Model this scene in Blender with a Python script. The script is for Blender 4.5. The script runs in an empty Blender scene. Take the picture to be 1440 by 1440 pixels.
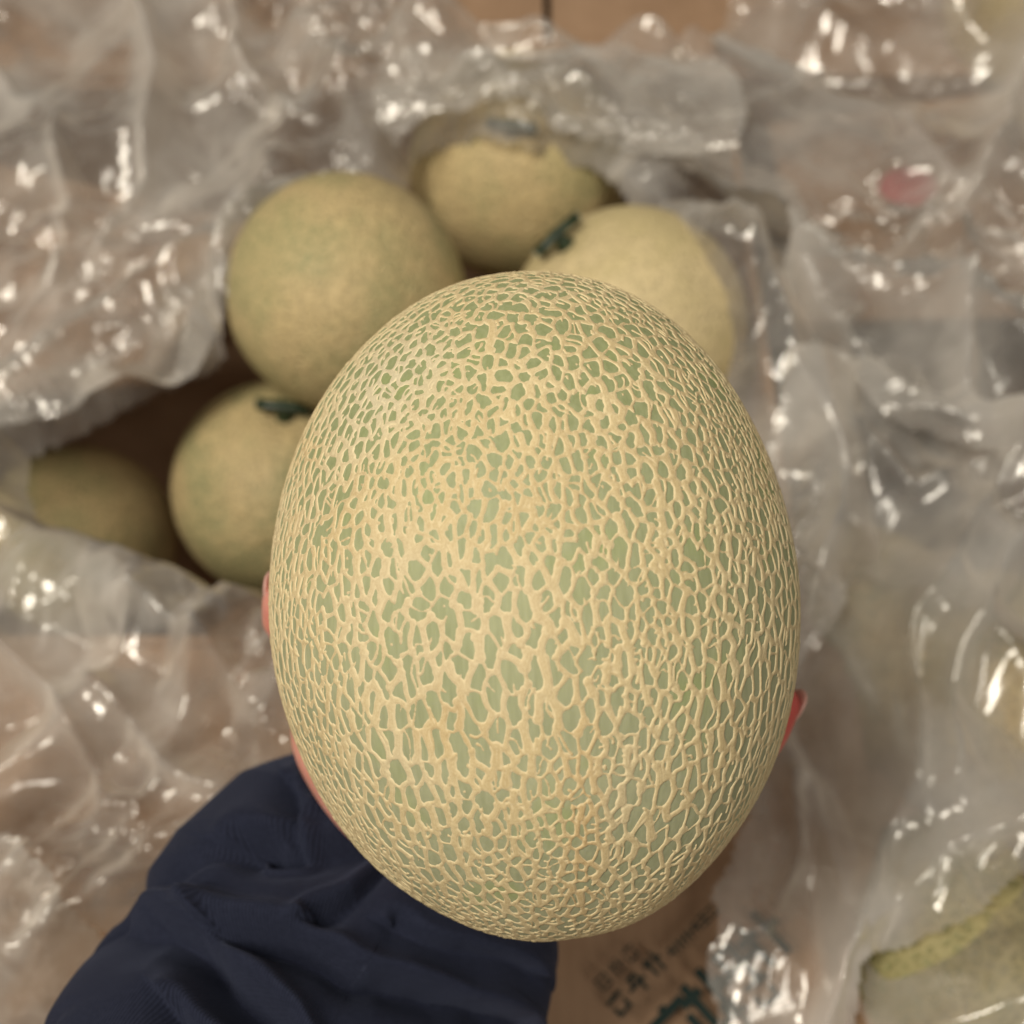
import bpy, bmesh, math, random
import numpy as np
from mathutils import Vector, Matrix

random.seed(7)
rng = np.random.default_rng(7)
scene = bpy.context.scene
col = scene.collection

# ------------------------------------------------------------------ camera
H = 0.72                      # camera height above the floor
PITCH = math.radians(60)      # looking down by 60 degrees
TAN = 0.466                   # half-width of the square view
cam_d = bpy.data.cameras.new('camera')
cam = bpy.data.objects.new('camera', cam_d)
col.objects.link(cam)
cam.location = (0, 0, H)
cam.rotation_euler = (math.pi / 2 - PITCH, 0, 0)
cam_d.sensor_width = 36
cam_d.lens = 18 / TAN
cam_d.clip_start = 0.01
cam_d.clip_end = 50
cam_d.dof.use_dof = True
cam_d.dof.focus_distance = 0.236
cam_d.dof.aperture_fstop = 9.5
scene.camera = cam

# ------------------------------------------------------------------ light
world = bpy.data.worlds.new('World')
scene.world = world
world.use_nodes = True
wb = world.node_tree.nodes['Background']
wb.inputs['Color'].default_value = (1.0, 0.93, 0.82, 1)
wb.inputs['Strength'].default_value = 0.13


def area(name, loc, target, size, power, color):
    d = bpy.data.lights.new(name, 'AREA')
    d.shape = 'RECTANGLE'
    d.size, d.size_y = size
    d.energy = power
    d.color = color
    o = bpy.data.objects.new(name, d)
    col.objects.link(o)
    o.location = loc
    o.rotation_euler = (Vector(target) - Vector(loc)).to_track_quat('-Z', 'Y').to_euler()
    return o


area('ceiling_lamp', (-0.72, -0.15, 1.95), (-0.1, 0.25, 0.35), (0.30, 0.95), 28, (1.0, 0.935, 0.825))
area('fill_lamp_right', (0.62, -0.75, 2.1), (0.05, 0.2, 0.35), (0.30, 0.80), 9, (1.0, 0.94, 0.84))  # added fill lamp from the right, also gives the film more glints

vs = scene.view_settings
vs.view_transform = 'Standard'
vs.look = 'None'
vs.exposure = 0.08
vs.gamma = 1.0
scene.cycles.use_denoising = True
scene.cycles.max_bounces = 10
scene.cycles.transparent_max_bounces = 16
scene.cycles.sample_clamp_indirect = 4.0

# ------------------------------------------------------------------ helpers
VIEW = Vector((0, math.cos(PITCH), -math.sin(PITCH)))
UP = Vector((0, math.sin(PITCH), math.cos(PITCH)))
RIGHT = Vector((1, 0, 0))
RIM = 0.26
FILM = 0.275


def at(px, py, depth):
    u = (px - 720) / 720 * TAN
    v = (720 - py) / 720 * TAN
    return Vector((0, 0, H)) + depth * (VIEW + u * RIGHT + v * UP)


def on(px, py, z):
    u = (px - 720) / 720 * TAN
    v = (720 - py) / 720 * TAN
    r = VIEW + u * RIGHT + v * UP
    return Vector((0, 0, H)) + r * ((z - H) / r.z)


def camdir(r, u, t):
    """right, up, towards the viewer -> world"""
    return (r * RIGHT + u * UP - t * VIEW).normalized()


def hash3(ix, iy, iz, seed):
    h = (ix.astype(np.int64) * 374761393 + iy.astype(np.int64) * 668265263
         + iz.astype(np.int64) * 2147483647 + seed * 974634777) & 0xffffffff
    h = ((h ^ (h >> 13)) * 1274126177) & 0xffffffff
    h = ((h ^ (h >> 16)) * 2246822519) & 0xffffffff
    return ((h ^ (h >> 15)) & 0xffffff) / float(0xffffff)


def vnoise(x, y, z=None, seed=0):
    """smooth gradient-like noise in -1..1 (value noise, quintic fade)"""
    x = np.asarray(x, float); y = np.asarray(y, float)
    z = np.zeros_like(x) if z is None else np.asarray(z, float)
    ix, iy, iz = np.floor(x), np.floor(y), np.floor(z)
    fx, fy, fz = x - ix, y - iy, z - iz
    f = lambda t: t * t * t * (t * (t * 6 - 15) + 10)
    u, v, w = f(fx), f(fy), f(fz)
    r = 0
    for a in (0, 1):
        for b in (0, 1):
            for c in (0, 1):
                k = (u if a else 1 - u) * (v if b else 1 - v) * (w if c else 1 - w)
                r = r + k * hash3(ix + a, iy + b, iz + c, seed)
    return r * 2 - 1


def mesh_np(name, verts, faces, smooth=True):
    me = bpy.data.meshes.new(name)
    verts = np.ascontiguousarray(verts, dtype=np.float32)
    faces = np.ascontiguousarray(faces, dtype=np.int32)
    n, k = faces.shape
    me.vertices.add(len(verts)); me.vertices.foreach_set('co', verts.ravel())
    me.loops.add(n * k); me.loops.foreach_set('vertex_index', faces.ravel())
    me.polygons.add(n)
    me.polygons.foreach_set('loop_start', np.arange(0, n * k, k, dtype=np.int32))
    me.update(calc_edges=True)
    me.validate()
    if smooth:
        me.polygons.foreach_set('use_smooth', np.ones(len(me.polygons), dtype=bool))
    return me


def obj(name, me, mat=None, parent=None):
    o = bpy.data.objects.new(name, me)
    col.objects.link(o)
    if mat is not None and not me.materials:
        me.materials.append(mat)
    if parent is not None:
        o.parent = parent
    return o


def tag(o, label=None, cat=None, group=None, kind=None):
    if label: o['label'] = label
    if cat: o['category'] = cat
    if group: o['group'] = group
    if kind: o['kind'] = kind
    return o


def thing(name, label, cat, loc=(0, 0, 0), group=None):
    o = bpy.data.objects.new(name, None)
    o.empty_display_size = 0.02
    col.objects.link(o)
    o.location = loc
    return tag(o, label, cat, group)


def put(o, parent):
    """parent o, keeping its world-space mesh where it is"""
    o.parent = parent
    o.matrix_parent_inverse = Matrix.Translation(parent.location).inverted()
    return o


def bm_mesh(name, bm, smooth=False):
    me = bpy.data.meshes.new(name)
    bmesh.ops.recalc_face_normals(bm, faces=bm.faces)
    bm.to_mesh(me); bm.free()
    if smooth:
        me.polygons.foreach_set('use_smooth', np.ones(len(me.polygons), dtype=bool))
    return me


# ------------------------------------------------------------------ materials
def new_mat(name):
    m = bpy.data.materials.new(name)
    m.use_nodes = True
    nt = m.node_tree
    b = nt.nodes['Principled BSDF']
    return m, nt, b


def N(nt, kind, **kw):
    n = nt.nodes.new(kind)
    for k, v in kw.items():
        if hasattr(n, k) and k not in n.inputs:
            setattr(n, k, v)
        else:
            n.inputs[k].default_value = v
    return n


def ramp(nt, fac, stops):
    r = nt.nodes.new('ShaderNodeValToRGB')
    el = r.color_ramp.elements
    while len(el) < len(stops):
        el.new(0.5)
    for e, (p, c) in zip(el, stops):
        e.position = p
        e.color = (c[0], c[1], c[2], 1) if len(c) == 3 else c
    nt.links.new(fac, r.inputs['Fac'])
    return r.outputs['Color']


def mixc(nt, fac, a, b, mode='MIX'):
    m = nt.nodes.new('ShaderNodeMix')
    m.data_type = 'RGBA'
    m.blend_type = mode
    for s, v in ((0, fac), (6, a), (7, b)):
        if hasattr(v, 'is_output') or isinstance(v, bpy.types.NodeSocket):
            nt.links.new(v, m.inputs[s])
        else:
            m.inputs[s].default_value = v if s == 0 else (*v, 1)
    return m.outputs[2]


def math_n(nt, op, a, b=None):
    m = nt.nodes.new('ShaderNodeMath')
    m.operation = op
    for i, v in enumerate((a, b)):
        if v is None:
            continue
        if isinstance(v, bpy.types.NodeSocket):
            nt.links.new(v, m.inputs[i])
        else:
            m.inputs[i].default_value = v
    return m.outputs[0]


def coords(nt, scale=(1, 1, 1)):
    tc = nt.nodes.new('ShaderNodeTexCoord')
    mp = nt.nodes.new('ShaderNodeMapping')
    mp.inputs['Scale'].default_value = scale
    nt.links.new(tc.outputs['Object'], mp.inputs['Vector'])
    return mp.outputs['Vector']


def noise(nt, vec, scale, detail=4, rough=0.55):
    n = nt.nodes.new('ShaderNodeTexNoise')
    n.inputs['Scale'].default_value = scale
    n.inputs['Detail'].default_value = detail
    n.inputs['Roughness'].default_value = rough
    nt.links.new(vec, n.inputs['Vector'])
    return n.outputs['Fac']


def bump(nt, height, strength, dist, target, normal=None):
    b = nt.nodes.new('ShaderNodeBump')
    b.inputs['Strength'].default_value = strength
    b.inputs['Distance'].default_value = dist
    nt.links.new(height, b.inputs['Height'])
    if normal is not None:
        nt.links.new(normal, b.inputs['Normal'])
    if target is not None:
        nt.links.new(b.outputs['Normal'], target)
    return b.outputs['Normal']


# rind of the held melon: pale green with yellow-green patches and fine lengthwise streaks
M_RIND, nt, b = new_mat('rind')
v = coords(nt)
big = noise(nt, v, 28, 3)
c = ramp(nt, big, [(0.30, (0.290, 0.300, 0.170)), (0.5, (0.360, 0.360, 0.215)), (0.68, (0.425, 0.415, 0.250))])
sepz = nt.nodes.new('ShaderNodeSeparateXYZ'); nt.links.new(v, sepz.inputs[0])
zr = nt.nodes.new('ShaderNodeMapRange'); zr.inputs['From Min'].default_value = -0.02; zr.inputs['From Max'].default_value = 0.055
nt.links.new(math_n(nt, 'ADD', sepz.outputs[2], math_n(nt, 'MULTIPLY', math_n(nt, 'SUBTRACT', noise(nt, v, 20, 2), 0.5), 0.09)), zr.inputs['Value'])
c = mixc(nt, math_n(nt, 'MULTIPLY', zr.outputs[0], 0.75), c, (0.215, 0.255, 0.085))
fine = noise(nt, coords(nt, (1, 1, 0.12)), 900, 2)
c = mixc(nt, 0.35, c, ramp(nt, fine, [(0.3, (0.25, 0.265, 0.15)), (0.7, (0.43, 0.435, 0.27))]))
spot = noise(nt, v, 60, 2)
c = mixc(nt, math_n(nt, 'MULTIPLY', ramp(nt, spot, [(0.58, (0, 0, 0)), (0.72, (1, 1, 1))]), 0.40), c, (0.26, 0.33, 0.09))
nt.links.new(c, b.inputs['Base Color'])
b.inputs['Roughness'].default_value = 0.58
b.inputs['Specular IOR Level'].default_value = 0.3
b.inputs['Subsurface Weight'].default_value = 0.15
b.inputs['Subsurface Radius'].default_value = (0.004, 0.004, 0.0015)
b.inputs['Subsurface Scale'].default_value = 0.6
bump(nt, fine, 0.25, 0.0003, b.inputs['Normal'])

# corky netting
M_NET, nt, b = new_mat('cork_netting')
at_n = nt.nodes.new('ShaderNodeAttribute'); at_n.attribute_name = 'strand'
v = coords(nt)
n1 = noise(nt, v, 45, 3)
c = ramp(nt, n1, [(0.3, (0.500, 0.380, 0.195)), (0.5, (0.590, 0.470, 0.255)), (0.7, (0.640, 0.530, 0.310))])
warm = noise(nt, v, 22, 2)
c = mixc(nt, math_n(nt, 'MULTIPLY', ramp(nt, warm, [(0.56, (0, 0, 0)), (0.72, (1, 1, 1))]), 0.6), c, (0.500, 0.320, 0.130))
pale = noise(nt, coords(nt, (1.3, 0.9, 1.0)), 17, 2)
c = mixc(nt, math_n(nt, 'MULTIPLY', ramp(nt, pale, [(0.56, (0, 0, 0)), (0.70, (1, 1, 1))]), 0.5), c, (0.620, 0.560, 0.400))
def patch_at(cx, cy, cz, rx, ry, rz, col_, amt, base):
    vm = nt.nodes.new('ShaderNodeVectorMath'); vm.operation = 'SUBTRACT'; vm.inputs[1].default_value = (cx, cy, cz)
    nt.links.new(v, vm.inputs[0])
    sc_ = nt.nodes.new('ShaderNodeVectorMath'); sc_.operation = 'MULTIPLY'; sc_.inputs[1].default_value = (1 / rx, 1 / ry, 1 / rz)
    nt.links.new(vm.outputs[0], sc_.inputs[0])
    ln = nt.nodes.new('ShaderNodeVectorMath'); ln.operation = 'LENGTH'; nt.links.new(sc_.outputs[0], ln.inputs[0])
    mr = nt.nodes.new('ShaderNodeMapRange'); mr.inputs['From Min'].default_value = 1.25; mr.inputs['From Max'].default_value = 0.35
    nt.links.new(math_n(nt, 'ADD', ln.outputs['Value'], math_n(nt, 'MULTIPLY', noise(nt, v, 120, 3), 0.5)), mr.inputs['Value'])
    return mixc(nt, math_n(nt, 'MULTIPLY', mr.outputs[0], amt), base, col_)


c = patch_at(0.035, -0.030, 0.055, 0.03, 0.024, 0.022, (0.60, 0.58, 0.44), 0.8, c)
c = patch_at(0.052, 0.008, -0.036, 0.05, 0.006, 0.034, (0.56, 0.34, 0.13), 0.75, c)
c = patch_at(0.055, -0.018, -0.012, 0.05, 0.012, 0.010, (0.50, 0.34, 0.14), 0.6, c)
scuff = noise(nt, v, 75, 5, 0.7)
c = mixc(nt, math_n(nt, 'MULTIPLY', ramp(nt, scuff, [(0.60, (0, 0, 0)), (0.74, (1, 1, 1))]), 0.55), c, (0.36, 0.235, 0.11))
# fibres running along each strand
sep = nt.nodes.new('ShaderNodeSeparateColor'); nt.links.new(at_n.outputs['Color'], sep.inputs[0])
fib = math_n(nt, 'SINE', math_n(nt, 'MULTIPLY', sep.outputs[0], 19.0))
grain = noise(nt, v, 1600, 3, 0.65)
fibm = math_n(nt, 'ADD', math_n(nt, 'MULTIPLY', fib, 0.10), grain)
c = mixc(nt, 0.42, c, ramp(nt, fibm, [(0.25, (0.42, 0.30, 0.140)), (0.55, (0.61, 0.48, 0.255)), (0.85, (0.79, 0.67, 0.43))]), 'MIX')
edge = ramp(nt, sep.outputs[1], [(0.0, (0, 0, 0)), (0.55, (0.1, 0.1, 0.1)), (0.82, (1, 1, 1))])
c = mixc(nt, math_n(nt, 'MULTIPLY', edge, 0.45), c, (0.80, 0.67, 0.42))
nt.links.new(c, b.inputs['Base Color'])
b.inputs['Roughness'].default_value = 0.75
b.inputs['Specular IOR Level'].default_value = 0.3
bump(nt, fibm, 0.4, 0.0002, b.inputs['Normal'])


def melon_mat(name, tan, green, seed):
    m, nt, b = new_mat(name)
    v = coords(nt)
    mp = nt.nodes.new('ShaderNodeVectorMath'); mp.operation = 'ADD'
    mp.inputs[1].default_value = (seed * 1.7, seed * 0.9, seed * 2.3)
    nt.links.new(v, mp.inputs[0]); vv = mp.outputs[0]
    vo = nt.nodes.new('ShaderNodeTexVoronoi')
    vo.feature = 'DISTANCE_TO_EDGE'
    vo.inputs['Scale'].default_value = 17
    w = nt.nodes.new('ShaderNodeMix'); w.data_type = 'VECTOR'; w.inputs[0].default_value = 0.08
    nz = nt.nodes.new('ShaderNodeTexNoise'); nz.inputs['Scale'].default_value = 9
    nt.links.new(vv, nz.inputs['Vector'])
    nt.links.new(vv, w.inputs[4]); nt.links.new(nz.outputs['Color'], w.inputs[5])
    nt.links.new(w.outputs[1], vo.inputs['Vector'])
    net = ramp(nt, vo.outputs['Distance'], [(0.10, (1, 1, 1)), (0.24, (0, 0, 0))])
    patch = noise(nt, vv, 1.5, 4, 0.55)
    gsh = ramp(nt, patch, [(0.43, (0, 0, 0)), (0.60, (1, 1, 1))])
    rind = mixc(nt, gsh, tuple(0.75 * t for t in tan), green)
    netc = mixc(nt, math_n(nt, 'MULTIPLY', gsh, 0.45), tan, green)
    c = mixc(nt, net, rind, netc)
    nt.links.new(c, b.inputs['Base Color'])
    b.inputs['Roughness'].default_value = 0.62
    bump(nt, net, 0.4, 0.010, b.inputs['Normal'])
    return m


M_MEL = [melon_mat('melon_skin_a', (0.56, 0.43, 0.21), (0.31, 0.29, 0.13), 1),
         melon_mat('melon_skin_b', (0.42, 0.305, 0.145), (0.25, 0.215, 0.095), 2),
         melon_mat('melon_skin_c', (0.68, 0.545, 0.295), (0.55, 0.45, 0.215), 3),
         melon_mat('melon_skin_d', (0.53, 0.41, 0.20), (0.24, 0.245, 0.11), 4),
         melon_mat('melon_skin_shaded', (0.34, 0.285, 0.125), (0.20, 0.20, 0.075), 6)]  # last skin: darker olive, shade on the large melon put into its colour

M_STEM, nt, b = new_mat('stem_green')
v = coords(nt)
c = ramp(nt, noise(nt, v, 120, 3), [(0.3, (0.009, 0.020, 0.008)), (0.7, (0.026, 0.045, 0.017))])
nt.links.new(c, b.inputs['Base Color']); b.inputs['Roughness'].default_value = 0.4
M_CUT, nt, b = new_mat('stem_cut')
c = ramp(nt, noise(nt, coords(nt), 400, 3), [(0.3, (0.30, 0.32, 0.24)), (0.7, (0.62, 0.64, 0.55))])
nt.links.new(c, b.inputs['Base Color']); b.inputs['Roughness'].default_value = 0.35

M_CARD, nt, b = new_mat('cardboard')
v = coords(nt)
c = ramp(nt, noise(nt, v, 30, 5, 0.6), [(0.3, (0.300, 0.180, 0.100)), (0.7, (0.390, 0.245, 0.145))])
fl = nt.nodes.new('ShaderNodeTexWave'); fl.inputs['Scale'].default_value = 55; fl.inputs['Distortion'].default_value = 0.6
nt.links.new(v, fl.inputs['Vector'])
c = mixc(nt, 0.12, c, mixc(nt, fl.outputs['Fac'], (0.23, 0.145, 0.09), (0.36, 0.245, 0.155)))
nt.links.new(c, b.inputs['Base Color']); b.inputs['Roughness'].default_value = 0.8
bump(nt, fl.outputs['Fac'], 0.15, 0.0006, b.inputs['Normal'])

M_FLOOR, nt, b = new_mat('concrete_floor')
c = ramp(nt, noise(nt, coords(nt), 9, 6, 0.6), [(0.3, (0.09, 0.085, 0.08)), (0.7, (0.15, 0.14, 0.13))])
nt.links.new(c, b.inputs['Base Color']); b.inputs['Roughness'].default_value = 0.7


def plain(name, colr, rough=0.6):
    m, nt, b = new_mat(name)
    n = noise(nt, coords(nt), 180, 3)
    c = mixc(nt, n, tuple(0.8 * x for x in colr), tuple(1.2 * x for x in colr))
    nt.links.new(c, b.inputs['Base Color']); b.inputs['Roughness'].default_value = rough
    return m


M_INK = plain('green_ink', (0.006, 0.020, 0.016), 0.85)
M_INKRED = plain('red_ink', (0.42, 0.025, 0.03), 0.5)
M_TAPE = plain('packing_tape', (0.20, 0.155, 0.12), 0.25)

# skin
M_SKIN, nt, b = new_mat('skin')
v = coords(nt)
c = ramp(nt, noise(nt, v, 55, 3), [(0.35, (0.600, 0.235, 0.175)), (0.65, (0.690, 0.330, 0.250))])
at_s = nt.nodes.new('ShaderNodeAttribute'); at_s.attribute_name = 'tip_red'  # redder skin around the fingertips
c = mixc(nt, at_s.outputs['Fac'], c, (0.62, 0.10, 0.085))
nt.links.new(c, b.inputs['Base Color'])
b.inputs['Roughness'].default_value = 0.5
b.inputs['Subsurface Weight'].default_value = 0.5
b.inputs['Subsurface Radius'].default_value = (0.006, 0.002, 0.001)
b.inputs['Subsurface Scale'].default_value = 1.0
bump(nt, noise(nt, v, 900, 4), 0.3, 0.0003, b.inputs['Normal'])
M_NAIL = plain('fingernail', (0.66, 0.36, 0.30), 0.28)

# navy jersey
M_NAVY, nt, b = new_mat('navy_jersey')
uvn = nt.nodes.new('ShaderNodeUVMap')
mp = nt.nodes.new('ShaderNodeMapping'); nt.links.new(uvn.outputs[0], mp.inputs[0])
wv = nt.nodes.new('ShaderNodeTexWave'); wv.bands_direction = 'X'
wv.inputs['Scale'].default_value = 31.0; wv.inputs['Distortion'].default_value = 0.25
wv.inputs['Detail'].default_value = 1.0
nt.links.new(mp.outputs[0], wv.inputs['Vector'])
wy = nt.nodes.new('ShaderNodeTexWave'); wy.bands_direction = 'Y'
wy.inputs['Scale'].default_value = 80.0; wy.inputs['Distortion'].default_value = 0.4
nt.links.new(mp.outputs[0], wy.inputs['Vector'])
kn = math_n(nt, 'ADD', wv.outputs['Fac'], math_n(nt, 'MULTIPLY', wy.outputs['Fac'], 0.35))
nf = noise(nt, coords(nt), 700, 4, 0.7)
c = mixc(nt, kn, (0.0065, 0.0080, 0.017), (0.018, 0.0215, 0.042))
c = mixc(nt, 0.35, c, ramp(nt, nf, [(0.35, (0.007, 0.008, 0.015)), (0.7, (0.022, 0.025, 0.042))]))
nt.links.new(c, b.inputs['Base Color'])
b.inputs['Roughness'].default_value = 0.9
b.inputs['Sheen Weight'].default_value = 0.12
b.inputs['Sheen Roughness'].default_value = 0.5
b.inputs['Sheen Tint'].default_value = (0.35, 0.40, 0.62, 1)
b.inputs['Specular IOR Level'].default_value = 0.15
bump(nt, kn, 0.4, 0.0004, b.inputs['Normal'])


def film_mat(name, milk, seed, rough=0.13, fine=1.0, lo=0.45, hi=0.63):
    """thin clear polythene: mostly transparent, some scatter, glossy both sides"""
    m = bpy.data.materials.new(name)
    m.use_nodes = True
    nt = m.node_tree
    nt.nodes.remove(nt.nodes['Principled BSDF'])
    out = nt.nodes['Material Output']
    v0 = coords(nt)
    ad = nt.nodes.new('ShaderNodeVectorMath'); ad.operation = 'ADD'
    ad.inputs[1].default_value = (seed * 3.1, seed * 1.3, seed * 0.7)
    nt.links.new(v0, ad.inputs[0]); v = ad.outputs[0]
    n_f = nt.nodes.new('ShaderNodeTexNoise')
    n_f.noise_dimensions = '3D'; n_f.noise_type = 'RIDGED_MULTIFRACTAL'
    n_f.inputs['Scale'].default_value = 55; n_f.inputs['Detail'].default_value = 3
    nt.links.new(v, n_f.inputs['Vector'])
    n_s = noise(nt, v, 150, 2, 0.5)
    msk = nt.nodes.new('ShaderNodeMapRange')
    msk.inputs['From Min'].default_value = lo; msk.inputs['From Max'].default_value = hi
    nt.links.new(noise(nt, v, 11, 2, 0.5), msk.inputs['Value'])
    hs = math_n(nt, 'MULTIPLY', n_s, msk.outputs[0])
    nrm = bump(nt, n_f.outputs['Fac'], 0.16 * fine, 0.0012, None)
    nrm = bump(nt, hs, 0.28 * fine, 0.0014, None, nrm)
    # layers of film lying doubled here and there
    lay = noise(nt, v, 16, 4, 0.6)
    fac = nt.nodes.new('ShaderNodeMapRange')
    fac.inputs['From Min'].default_value = 0.35; fac.inputs['From Max'].default_value = 0.68
    fac.inputs['To Min'].default_value = milk * 0.30; fac.inputs['To Max'].default_value = min(0.85, milk * 1.7)
    nt.links.new(lay, fac.inputs['Value'])
    tr = N(nt, 'ShaderNodeBsdfTransparent', Color=(0.96, 0.95, 0.93, 1))
    df = N(nt, 'ShaderNodeBsdfDiffuse', Color=(0.82, 0.775, 0.71, 1))
    tl = N(nt, 'ShaderNodeBsdfTranslucent', Color=(0.80, 0.755, 0.69, 1))
    gl = N(nt, 'ShaderNodeBsdfGlossy', Color=(1.0, 0.97, 0.92, 1), Roughness=rough)
    gb = N(nt, 'ShaderNodeBsdfGlossy', Color=(1.0, 0.95, 0.88, 1), Roughness=0.34)
    for s in (df, gl, gb, tl):
        nt.links.new(nrm, s.inputs['Normal'])
    sc = nt.nodes.new('ShaderNodeMixShader'); sc.inputs[0].default_value = 0.35
    nt.links.new(df.outputs[0], sc.inputs[1]); nt.links.new(tl.outputs[0], sc.inputs[2])
    gat = nt.nodes.new('ShaderNodeAttribute'); gat.attribute_name = 'gather'
    # a slanting sheet is crossed on a longer path: more scatter
    geo = nt.nodes.new('ShaderNodeNewGeometry')
    dt = nt.nodes.new('ShaderNodeVectorMath'); dt.operation = 'DOT_PRODUCT'
    nt.links.new(geo.outputs['Normal'], dt.inputs[0]); nt.links.new(geo.outputs['Incoming'], dt.inputs[1])
    cosv = math_n(nt, 'MAXIMUM', math_n(nt, 'ABSOLUTE', dt.outputs['Value']), 0.18)
    thru = math_n(nt, 'POWER', math_n(nt, 'MULTIPLY', math_n(nt, 'SUBTRACT', 1.0, fac.outputs[0]), math_n(nt, 'SUBTRACT', 1.0, math_n(nt, 'MULTIPLY', gat.outputs['Fac'], 0.5))), math_n(nt, 'DIVIDE', 1.0, cosv))
    fac2 = math_n(nt, 'SUBTRACT', 1.0, thru)
    body = nt.nodes.new('ShaderNodeMixShader')
    nt.links.new(fac2, body.inputs[0])
    nt.links.new(tr.outputs[0], body.inputs[1]); nt.links.new(sc.outputs[0], body.inputs[2])
    fr = nt.nodes.new('ShaderNodeFresnel'); fr.inputs['IOR'].default_value = 1.5
    nt.links.new(nrm, fr.inputs['Normal'])
    f2 = math_n(nt, 'MINIMUM', math_n(nt, 'MULTIPLY', fr.outputs[0], 2.0), 0.60)
    gm = nt.nodes.new('ShaderNodeMixShader'); gm.inputs[0].default_value = 0.25
    nt.links.new(gl.outputs[0], gm.inputs[1]); nt.links.new(gb.outputs[0], gm.inputs[2])
    top = nt.nodes.new('ShaderNodeMixShader')
    nt.links.new(f2, top.inputs[0])
    nt.links.new(body.outputs[0], top.inputs[1]); nt.links.new(gm.outputs[0], top.inputs[2])
    nt.links.new(top.outputs[0], out.inputs['Surface'])
    return m


M_FILM = film_mat('polythene', 0.27, 1)
M_FILM2 = film_mat('polythene_doubled', 0.25, 4)
M_FILM3 = film_mat('polythene_crisp', 0.30, 9, rough=0.11, fine=2.4, lo=0.2, hi=0.4)
M_FILM5 = film_mat('polythene_gathered', 0.38, 17)
M_FILM4 = film_mat('polythene_tight', 0.28, 13, fine=0.8)

# ------------------------------------------------------------------ floor and boxes
bm = bmesh.new()
bmesh.ops.create_grid(bm, x_segments=8, y_segments=8, size=3.0)
fl_o = obj('floor', bm_mesh('floor', bm), M_FLOOR)
tag(fl_o, 'grey concrete floor under the boxes', None, None, 'structure')


def board(name, corners, thick, mat, parent, nx=14, ny=14, sag=0.0, seed=0):
    """a cardboard panel between four corners, with thickness and a little warp"""
    A, B, C, D = [Vector(p) for p in corners]
    nrm = (B - A).cross(D - A).normalized()
    bm = bmesh.new()
    grid = {}
    for side in (0, 1):
        for i in range(nx + 1):
            for j in range(ny + 1):
                u, v = i / nx, j / ny
                p = A * (1 - u) * (1 - v) + B * u * (1 - v) + C * u * v + D * (1 - u) * v
                wv = sag * math.sin(math.pi * u) * math.sin(math.pi * v + seed) + 0.4 * sag * math.sin(5 * u + seed) * math.cos(4 * v)
                grid[side, i, j] = bm.verts.new(p + nrm * (wv + (thick if side else 0)))
    for side in (0, 1):
        for i in range(nx):
            for j in range(ny):
                bm.faces.new([grid[side, i, j], grid[side, i + 1, j], grid[side, i + 1, j + 1], grid[side, i, j + 1]])
    for i in range(nx):
        for j in (0, ny):
            bm.faces.new([grid[0, i, j], grid[0, i + 1, j], grid[1, i + 1, j], grid[1, i, j]])
    for j in range(ny):
        for i in (0, nx):
            bm.faces.new([grid[0, i, j], grid[0, i, j + 1], grid[1, i, j + 1], grid[1, i, j]])
    return put(obj(name, bm_mesh(name, bm), mat), parent)


TH = 0.005


def carton(label, x0, x1, y0, y1, z1, flaps, closed=False):
    """flaps: dict side -> (length, drop)"""
    t = thing('cardboard_box', label, 'box', ((x0 + x1) / 2, (y0 + y1) / 2, 0))
    board('bottom_panel', [(x0, y0, 0.004), (x1, y0, 0.004), (x1, y1, 0.004), (x0, y1, 0.004)], TH, M_CARD, t, 2, 2)
    board('wall_panel', [(x0, y0, 0.01), (x1, y0, 0.01), (x1, y0, z1), (x0, y0, z1)], -TH, M_CARD, t, 8, 4, 0.001, 1)
    board('wall_panel', [(x0, y1, 0.01), (x1, y1, 0.01), (x1, y1, z1), (x0, y1, z1)], TH, M_CARD, t, 8, 4, 0.001, 2)
    board('wall_panel', [(x0, y0 + TH, 0.01), (x0, y1 - TH, 0.01), (x0, y1 - TH, z1), (x0, y0 + TH, z1)], TH, M_CARD, t, 8, 4, 0.001, 3)
    board('wall_panel', [(x1, y0 + TH, 0.01), (x1, y1 - TH, 0.01), (x1, y1 - TH, z1), (x1, y0 + TH, z1)], -TH, M_CARD, t, 8, 4, 0.001, 4)
    zf = z1 + 0.001
    out = {}
    for side, (ln, drop) in flaps.items():
        if side == 'left':
            c = [(x0, y0, zf), (x0, y1, zf), (x0 - ln, y1 - .01, zf - drop), (x0 - ln, y0 + .01, zf - drop)]
        elif side == 'right':
            c = [(x1, y1, zf), (x1, y0, zf), (x1 + ln, y0 + .01, zf - drop), (x1 + ln, y1 - .01, zf - drop)]
        elif side == 'front':
            c = [(x1, y0, zf), (x0, y0, zf), (x0 + .01, y0 - ln, zf - drop), (x1 - .01, y0 - ln, zf - drop)]
        else:
            c = [(x0, y1, zf), (x1, y1, zf), (x1 - .01, y1 + ln, zf - drop), (x0 + .01, y1 + ln, zf - drop)]
        out[side] = board('flap', c, 0.004, M_CARD, t, 16, 10, 0.003, len(side))
    if closed:
        xm = closed
        board('lid_flap', [(x0 - .002, y0, zf), (xm - .0025, y0, zf), (xm - .0025, y1, zf), (x0 - .002, y1, zf)], 0.004, M_CARD, t, 8, 8, 0.0015, 2)
        board('lid_flap', [(xm + .0025, y0, zf), (x1 + .002, y0, zf), (x1 + .002, y1, zf), (xm + .0025, y1, zf)], 0.004, M_CARD, t, 8, 8, 0.0015, 5)
    return t, out


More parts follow.
